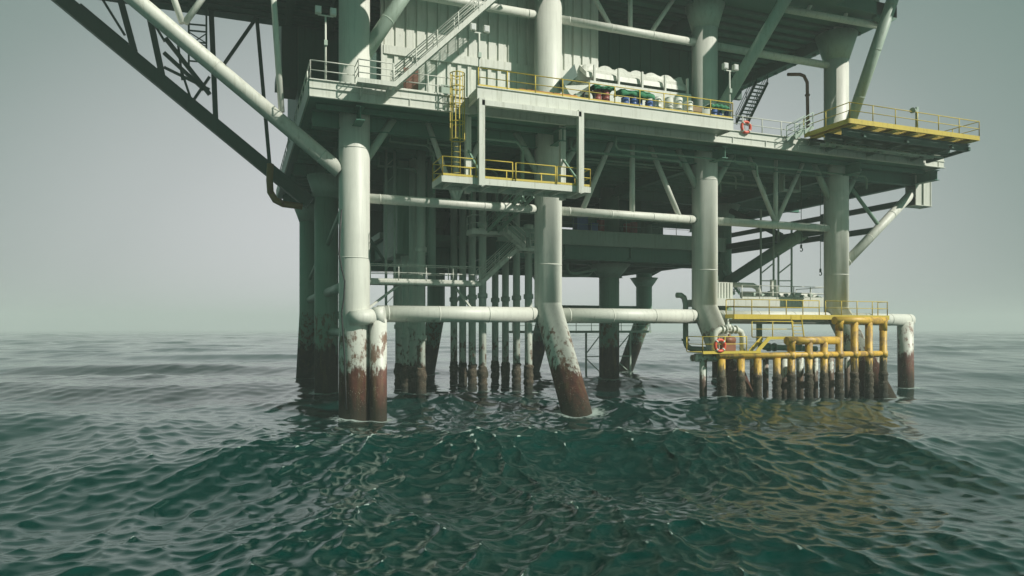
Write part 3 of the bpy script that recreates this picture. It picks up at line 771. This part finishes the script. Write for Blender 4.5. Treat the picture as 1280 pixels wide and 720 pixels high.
m = MB(); m.tube((a.x+.1,-3.8,4.1),(a.x+.9,-3.8,4.1),.2,14); m.tube((a.x+.5,-3.8,4.15),(a.x+.5,-3.8,4.5),.1,10); m.build('motor','brown_paint',t)
for k,(px,py,Y,rr,lab) in enumerate(((900,432,-5.16,.36,'orange-red lifebuoy on the yellow rail of the boat landing'),(932.5,159,-2.72,.36,'orange-red lifebuoy on the deck rail under the dark stair'))):
    t = thing('lifebuoy',lab,'lifebuoy',at(px,py,Y),'lifebuoys')
    c = at(px,py,Y); m = MB(); m.torus(c,(0,1,0),rr,.10,28,10); m.build('ring','buoy_red',t)
    for q in range(4):
        an = math.pi/4+q*math.pi/2; e = Vector((math.cos(an),0,math.sin(an))); tn = Vector((-math.sin(an),0,math.cos(an)))
        m = MB(); m.tube(c+e*rr-tn*.05,c+e*rr+tn*.05,.112,12); m.build('band','white_paint',t)
    m = MB(); m.tube(c+Vector((0,.1,-.6)),c+Vector((0,.1,.6)),.03,6); m.build('bracket','white_paint',t)
# water pipe dropping from the brace
t = thing('drain_pipe','grey drop pipe with elbows left of the third front leg','pipe',at(856,420,1))
m = MB(); m.path([at(846,369,1.2),at(851,369,1.2),at(855,372,1.2),at(857,380,1.2),at(857,428,1.2),at(859,433,1.2),at(864,436,1.2),at(890,437,1.0)],.2,16); m.build('pipe','pale_paint',t)
for py in (404,426): c = at(857,py,1.2); m = MB(); m.tube(c,c+Vector((0,0,.14)),.3,16); m.build('flange','pale_paint',t)
t = thing('suction_pipe','green-grey drop pipe with elbow behind the boat landing','pipe',at(949,420,1))
m = MB(); m.path([at(949,398,1),at(949,428,1),at(951,432,1),at(956,434,1),at(1020,436,1)],.22,16); m.build('pipe','grey_shade_paint',t)
for px in (960,967,985,998): c = at(px,434,1.0); m = MB(); m.tube(c,c+Vector((.14,0,0)),.32,16); m.build('flange','pale_paint',t)
# cable down the left leg
m = MB(); pts = [at(x,y,-1.0) for x,y in ((427,262),(425,290),(424,318),(427,335),(431,352),(430,372),(427,392),(429,420),(431,450),(432,480),(433,512))]; m.path(pts,.045,8)
tag(m.build('hose','black_rubber'),'thin dark hose hanging down the front left leg into the sea','hose')

# ================================================================== small things on the decks
def floodlight(p, h, label):
    p = Vector(p); t = thing('floodlight_post',label,'floodlight',p,'twin floodlight posts')
    m = MB(); m.path([p,p+Vector((0,0,h*.5)),p+Vector((0,0,h))],[.07,.06,.05],10); m.box(p.x-.42,p.x+.42,p.y-.03,p.y+.03,p.z+h,p.z+h+.06); m.build('pole','white_paint',t)
    m = MB(); m.box(p.x-.09,p.x+.09,p.y-.15,p.y-.052,p.z+h*.55,p.z+h*.55+.28); m.build('junction_box','pale_paint',t)
    for s in (-1,1):
        c = p+Vector((s*.4,-.05,h+.25)); l = MB(); l.box(c.x-.16,c.x+.16,c.y-.14,c.y+.14,c.z-.18,c.z+.2); lo = l.build('lamp_head','white_paint',t)
        g = MB(); g.box(c.x-.12,c.x+.12,c.y-.165,c.y-.143,c.z-.14,c.z+.16); g.build('lens','lens_glass',lo)
floodlight((at(407,97,-2.4).x,-2.4,18.4), 3.6,'twin floodlight post on the left corner of the deck, left of the landing')
floodlight((at(599,88,-4.2).x,-4.2,18.5), 3.1,'twin floodlight post at the left end of the yellow gallery rail')
floodlight((at(912,148,-4.2).x,-4.2,18.5), 3.2,'twin floodlight post at the right end of the yellow gallery rail')
t = thing('fog_horn','small weathered horn on a post on the cantilever platform rail','horn',at(1147,150,-6.6))
c = at(1146,163,-6.6); m = MB(); m.tube(c,c+Vector((0,0,1.6)),.1,10); m.build('post','pale_paint',t); m = MB(); m.tube(c+Vector((-.1,0,1.35)),c+Vector((-.55,-.1,1.3)),.09,12,.2); m.build('horn','pale_paint',t)

GZ = 18.55
def drum(p, mat, label, group, r=.3, h=.9, name='drum', lid='grey_shade_paint'):
    p = Vector(p)+Vector((growth_rng.uniform(-.06,.06),growth_rng.uniform(-.12,.12),0)); h *= growth_rng.uniform(.9,1.08); t = thing(name,label,'drum',p,group)
    m = MB(); pr = [(0,.92),(.02,1),(.32,.97),(.34,1.04),(.36,.97),(.64,.97),(.66,1.04),(.68,.97),(.98,1),(1,.92)]
    m.path([(p.x,p.y,p.z+h*a_) for a_,_ in pr],[r*b_ for _,b_ in pr],18); m.build('barrel',mat,t)
    m = MB(); m.tube((p.x,p.y,p.z+h+.002),(p.x,p.y,p.z+h+.05),r*.6,14); m.build('cap',lid,t)
    return t
names4 = ('first','second','third','fourth')
for k, px in enumerate((823,835.5,848,861)):
    x = at(px,140,-3.9).x; drum((x,-3.9,GZ),'white_paint',f'{names4[k]} of four white drums by the yellow rail, counted from the banner','white drums on the gallery',r=.30,h=1.0)
for k, px in enumerate((748,757.5)):
    x = at(px,120,-3.9).x; drum((x,-3.9,GZ),'red_plastic',f"{'left' if k==0 else 'right'} of two dark red drums under the green tarpaulin",'dark red drums on the gallery',r=.26,h=.95)
for k, px in enumerate((780,790,800,810)):
    x = at(px,130,-3.9).x; drum((x,-3.9,GZ),'blue_plastic',f'{names4[k]} of four blue drums under the striped green tarpaulin, from the left','blue drums on the gallery',r=.25,h=.6)
for k, px in enumerate((891,899,908)):
    x = at(px,150,-3.9).x; drum((x,-3.9,GZ),'blue_plastic',f'{names4[k]} of three blue drums at the right end of the gallery, from the left','blue drums at the gallery end',r=.22,h=.6)
def tarp(x0,x1,y0,y1,z,drop,label,seed):
    rg = random.Random(seed); m = MB(); nx, ny = 18, 8; vs=[]; fs=[]
    prof = [(0,-drop),(0,-drop*.5),(0,-.05)]+[(k/4,0) for k in range(1,4)]+[(1,-.05),(1,-drop*.6)]
    for j,(v,dz) in enumerate(prof):
        for i in range(nx+1):
            u = i/nx; sag = .06*math.sin(u*math.pi*3+seed)+rg.uniform(-.02,.02)
            e = .25*drop*(abs(2*u-1)**8)
            vs.append((x0+(x1-x0)*u+rg.uniform(-.02,.02), y0+(y1-y0)*v+(-.04 if j<2 else 0)+rg.uniform(-.02,.02)+.03*math.sin(u*25+seed), z+dz*(1+.25*math.sin(u*9+seed))+sag-e))
    for j in range(len(prof)-1):
        for i in range(nx): a_ = j*(nx+1)+i; fs.append((a_,a_+1,a_+nx+2,a_+nx+1))
    m.add(vs,fs,True); o = m.build('tarpaulin','green_cloth'); sm = o.modifiers.new('thick','SOLIDIFY'); sm.thickness=.02
    tag(o,label,'tarpaulin','green tarpaulins on the gallery')
tarp(at(741,110,-4).x,at(768,110,-4).x,-4.22,-3.5,GZ+1.12,.28,'green tarpaulin thrown over the dark red drums',1)
tarp(at(773,110,-4).x,at(816,110,-4).x,-4.25,-3.4,GZ+1.08,.42,'wide striped green tarpaulin over the blue drums',2)
tarp(at(886,130,-4).x,at(909,130,-4).x,-4.22,-3.5,GZ+.95,.3,'green tarpaulin over drums at the gallery right end',3)
for px, Y_, w_, h_, mt, lab in ((728,-3.6,.9,.55,'grey_shade_paint','grey steel crate left of the dark red drums on the gallery'),(872,-3.7,.7,.75,'mustard_paint','mustard coloured crate right of the white drums on the gallery'),(560,-1.6,.8,.9,'pale_paint','pale cabinet on the deck behind the yellow caged ladder')):
    x_ = at(px,120,Y_).x; z_ = GZ if Y_ < -3 else ZD1; t = thing('crate',lab,'crate',(x_,Y_,z_))
    m = MB(); m.box(x_-w_/2,x_+w_/2,Y_,Y_+.6,z_+.08,z_+h_); m.build('body',mt,t)
    for q_ in (-1,1): m = MB(); m.box(x_+q_*(w_/2-.08)-.06,x_+q_*(w_/2-.08)+.06,Y_-.02,Y_+.62,z_,z_+.078); m.build('skid','brown_paint',t)
    m = MB(); m.box(x_-w_/2-.02,x_+w_/2+.02,Y_-.02,Y_+.62,z_+h_+.002,z_+h_+.05); m.build('lid',mt,t)
t = thing('hose_coil','black hose coiled beside the timber boards on the gallery','hose',(at(736,120,-3.9).x,-3.9,GZ))
m = MB(); c_ = at(737,118,-3.95)
for k in range(4): m.torus((c_.x,c_.y+.07*k,GZ+.42),(0,1,0),.36,.035,22,6)
m.build('coil','black_rubber',t)
# stored timber boards
rb = random.Random(5)
for k in range(5):
    x0 = at(645,115,-4).x+k*.12; L = 4.3-k*.25; y = -4.15+.16*k; z = GZ+.12+.09*(k%3)
    m = MB(); m.bar((x0,y,z),(x0+L,y+.06*rb.random(),z+.02*k),.18,.07); o = m.build('timber_board','orange_wood')
    tag(o,'weathered orange timber board of the pile behind the yellow gallery rail','board','timber boards piled on the gallery')
# open shelter with folded panels
sx0, sx1 = at(735,100,0).x, at(861,100,0).x
t = thing('equipment_shelter','long white open-fronted shelter with sloping panels behind the drums','shelter',((sx0+sx1)/2,1,ZD1))
m = MB(); m.prism([(sx0,.2,21.75),(sx0,.25,22.1),(sx0,1.3,22.95),(sx0,1.35,22.6)],(sx1-sx0,0,0)); m.build('roof_panel','white_paint',t)
m = MB(); m.prism([(sx0,-.35,20.0),(sx0,-.3,21.35),(sx0,1.5,21.6),(sx0,1.5,20.0)],(sx1-sx0,0,0)); m.build('bench_panel','white_paint',t)
m = MB(); m.box(sx0,sx1,1.6,1.75,18.41,22.6); m.build('back_panel','grey_shade_paint',t)
for k in range(5):
    x = sx0+.5+(sx1-sx0-.6)*k/4; m = MB(); m.box(x-.06,x+.06,-.05,.12,18.41,22.55); m.build('post','white_paint',t)
m = MB(); N_ = 72; top = [(sx0+(sx1-sx0)*i/N_, .9, 22.62+.34*abs(math.sin(math.pi*6.5*i/N_))**.6) for i in range(N_+1)]
m.prism([(sx0,.45,22.1),(sx1,.45,22.1)]+top[::-1],(0,.06,.02)); m.build('shadow_edge_sheet','white_paint',t)  # wavy top edge imitates a scalloped shadow line by its shape
t = thing('folded_awning','grey folded awning with dark side standing right of the second front leg','awning',at(712,115,-1.5))
a,b,c,d_ = at(702,98,-1.5),at(718,80,-1.5),at(722,95,-1.5),at(706,108,-1.5)
m = MB(); m.prism([a,b,c,d_],(.3,1.6,0)); m.build('side_sheet','shade_dark_steel',t)
a,b,c,d_ = at(706,107,-2.0),at(738,106,-2.0),at(716,120,-2.0),at(712,117,-2.0)
m = MB(); m.prism([a,b,c,d_],(.1,.8,.1)); m.build('canopy','white_paint',t)
# stairs and gooseneck pipes at the right end of the deck
t = thing('dark_stair','dark open-tread stair rising behind the lifebuoy to the upper deck','staircase',at(925,160,2))
p_ = at(920,155,8.5); q_ = atx(946,101,p_.x); stair(t,p_,q_,(1,0,0),1.15,'shade_dark_steel')
for pts,lab in ((((985,93),(1000,93),(1005,95),(1009,103),(1010,170)),'rusty gooseneck pipe standing clear of the deck left of the right front leg'),(((1044,70),(1050,73),(1054,80),(1055,92),(1055,150)),'rusty gooseneck pipe close against the right front leg')):
    Yg = 1.5 if pts[0][0]<1000 else 1.2
    t = thing('gooseneck_pipe',lab,'pipe',at(*pts[-1],Yg),'gooseneck pipes')
    m = MB(); m.path([at(x,y,Yg) for x,y in pts],.13,12); m.build('pipe','brown_paint',t)
    for f_ in (.25,.75): c = at(*pts[3],Yg).lerp(at(*pts[4],Yg),f_); m = MB(); m.tube(c,c+Vector((0,0,.1)),.2,12); m.build('flange','brown_paint',t)
# mustard pipe bend under the left corner
t = thing('pipe_bend','mustard yellow pipe bending under the left corner of the deck','pipe',at(345,235,11))
m = MB(); m.path([at(x,y,11) for x,y in ((338,205),(337,225),(338,240),(344,250),(354,255),(378,258))],.24,14); m.build('pipe','mustard_paint',t)
for x,y in ((337,240),(352,254)): c = at(x,y,11); m = MB(); m.tube(c,c+Vector((.1,0,.05)),.32,12); m.build('flange','brown_paint',t)
# ladder tower behind the left brace
t = thing('ladder_tower','dark lattice ladder tower hanging behind the left diagonal brace','tower',at(250,50,10))
m = MB()
for px in (236,258): m.bar(at(px,4,10),at(px,82,10),.12,.12)
for py in (30,38,52,58,76): m.bar(at(236,py,10),at(258,py+2,10),.09,.09)
for p_ in ((236,40,258,54),(258,42,243,52),(243,52,258,58)): m.bar(at(p_[0],p_[1],10),at(p_[2],p_[3],10),.06,.06)
m.build('lattice','shade_dark_steel',t)
# things on the mezzanine
for px, lab, mat, w in ((727,'bright blue tote box on the shaded mezzanine deck','blue_plastic',1.0),(742,'small violet-blue box beside the bright blue tote on the mezzanine','blue_plastic',.6)):
    a = at(px,280,10.8); t = thing('storage_box',lab,'box',(a.x,11,12.81),'boxes on the mezzanine')
    m = MB(); m.box(a.x-w/2,a.x+w/2,10.6,11.5,12.93,12.93+w*1.15); m.build('body',mat,t)
    m = MB(); m.box(a.x-w/2-.03,a.x+w/2+.03,10.57,11.53,12.934+w*1.15,13.0+w*1.15); m.build('lid',mat,t)
for k,px in enumerate((752,784,793)):
    a = at(px,285,10.8); drum((a.x,10.9,12.81),'red_plastic',('dark red drum beside the blue boxes on the mezzanine','left of the pair of red drums mid-way along the mezzanine','right of the pair of red drums mid-way along the mezzanine')[k],'red drums on the mezzanine',r=.33,h=1.1)
# pipe loops hanging below the mezzanine
t = thing('pipe_loop','dark pipe loops hanging below the mezzanine right of the second front leg','pipe',at(725,340,12))
m = MB(); m.path([at(x,y,12) for x,y in ((709,328),(709,336),(712,341),(720,342),(745,337))],.12,10); m.path([at(x,y,12.6) for x,y in ((703,345),(730,345),(736,344),(741,338))],.11,10)
m.build('pipe','grey_shade_paint',t)

# ================================================================== haze, light, camera
m = MB(); m.box(-1750,1750,-1750,1750,-4.0,36)
M['haze_air'] = bpy.data.materials.new('haze_air'); hm = M['haze_air']; hm.use_nodes = True; nt = hm.node_tree; nt.nodes.clear()
pv = nt.nodes.new('ShaderNodeVolumePrincipled'); pv.inputs['Color'].default_value = (.90,.975,.96,1); pv.inputs['Density'].default_value = .0012
pv.inputs['Anisotropy'].default_value = .0
out = nt.nodes.new('ShaderNodeOutputMaterial'); nt.links.new(pv.outputs[0], out.inputs['Volume'])
tag(m.build('haze','haze_air'),'pale sea haze fading the horizon into the sky','haze',kind='stuff')

EL, AZ = R(38), R(139)          # sun height; azimuth clockwise from +Y
sd = Vector((math.sin(AZ)*math.cos(EL), math.cos(AZ)*math.cos(EL), math.sin(EL)))
L = bpy.data.lights.new('sun','SUN'); L.energy = 5.0; L.angle = R(.6); L.color = (1.0,.94,.86)
lo = bpy.data.objects.new('sun', L); COL.objects.link(lo); lo.rotation_euler = (-sd).to_track_quat('-Z','Y').to_euler()

w = bpy.data.worlds.new('World'); sc.world = w; w.use_nodes = True; nt = w.node_tree
bg = nt.nodes['Background']
sky = nt.nodes.new('ShaderNodeTexSky'); sky.sky_type = 'NISHITA'; sky.sun_disc = False; sky.sun_elevation = EL; sky.sun_rotation = AZ
sky.dust_density = 6; sky.air_density = 1.0; sky.ozone_density = 1.0
def wn(ty): return nt.nodes.new(ty)
# fog-bound sky: most of the Nishita blue is veiled by an even grey-green
hs = wn('ShaderNodeHueSaturation'); hs.inputs['Saturation'].default_value = .3; nt.links.new(sky.outputs[0], hs.inputs['Color'])
tc = wn('ShaderNodeTexCoord'); dt = wn('ShaderNodeVectorMath'); dt.operation = 'DOT_PRODUCT'
sq = wn('ShaderNodeVectorMath'); sq.operation = 'MULTIPLY'; sq.inputs[1].default_value = (1,1,1.7); nt.links.new(tc.outputs['Generated'], sq.inputs[0])
nm = wn('ShaderNodeVectorMath'); nm.operation = 'NORMALIZE'; nt.links.new(sq.outputs[0], nm.inputs[0])
nt.links.new(nm.outputs[0], dt.inputs[0]); ga, ge = R(18), R(3)      # the thin, bright part of the fog
dt.inputs[1].default_value = (math.sin(ga)*math.cos(ge), math.cos(ga)*math.cos(ge), math.sin(ge))
cr = wn('ShaderNodeValToRGB'); nt.links.new(dt.outputs['Value'], cr.inputs[0]); cr.color_ramp.interpolation = 'B_SPLINE'
for k, (p_, c_) in enumerate(((0,(.055,.17,.125)),(.35,(.07,.18,.135)),(.58,(.115,.205,.17)),(.77,(.26,.32,.305)),(.90,(.54,.56,.565)),(1,(.76,.755,.785)))):
    e = cr.color_ramp.elements[k] if k < 1 else (cr.color_ramp.elements.new(p_) if k < 5 else cr.color_ramp.elements[-1])
    e.position = p_; e.color = (*c_, 1)
sc10 = wn('ShaderNodeVectorMath'); sc10.operation = 'SCALE'; sc10.inputs['Scale'].default_value = 10.0
nt.links.new(cr.outputs[0], sc10.inputs[0])
mx = wn('ShaderNodeMix'); mx.data_type = 'RGBA'; mx.inputs[0].default_value = .93
tn = wn('ShaderNodeVectorMath'); tn.operation = 'MULTIPLY'; tn.inputs[1].default_value = (.45,1,.8); nt.links.new(hs.outputs[0], tn.inputs[0])
nt.links.new(tn.outputs[0], mx.inputs[6]); nt.links.new(sc10.outputs[0], mx.inputs[7])
nt.links.new(mx.outputs[2], bg.inputs['Color']); bg.inputs['Strength'].default_value = .1

cam = bpy.data.cameras.new('camera'); co = bpy.data.objects.new('camera', cam); COL.objects.link(co)
co.location = CAM; co.rotation_euler = (R(90), 0, -TH)
cam.sensor_width = 36; cam.lens = 36*F/1280; cam.shift_y = (HZ-360)/1280; cam.clip_start = .1; cam.clip_end = 6000
sc.camera = co
sc.view_settings.view_transform = 'Standard'; sc.view_settings.look = 'None'; sc.view_settings.exposure = 0; sc.view_settings.gamma = 1
sc.cycles.max_bounces = 6; sc.cycles.diffuse_bounces = 3; sc.cycles.glossy_bounces = 3; sc.cycles.volume_bounces = 1; sc.cycles.transparent_max_bounces = 4
sc.cycles.use_denoising = True
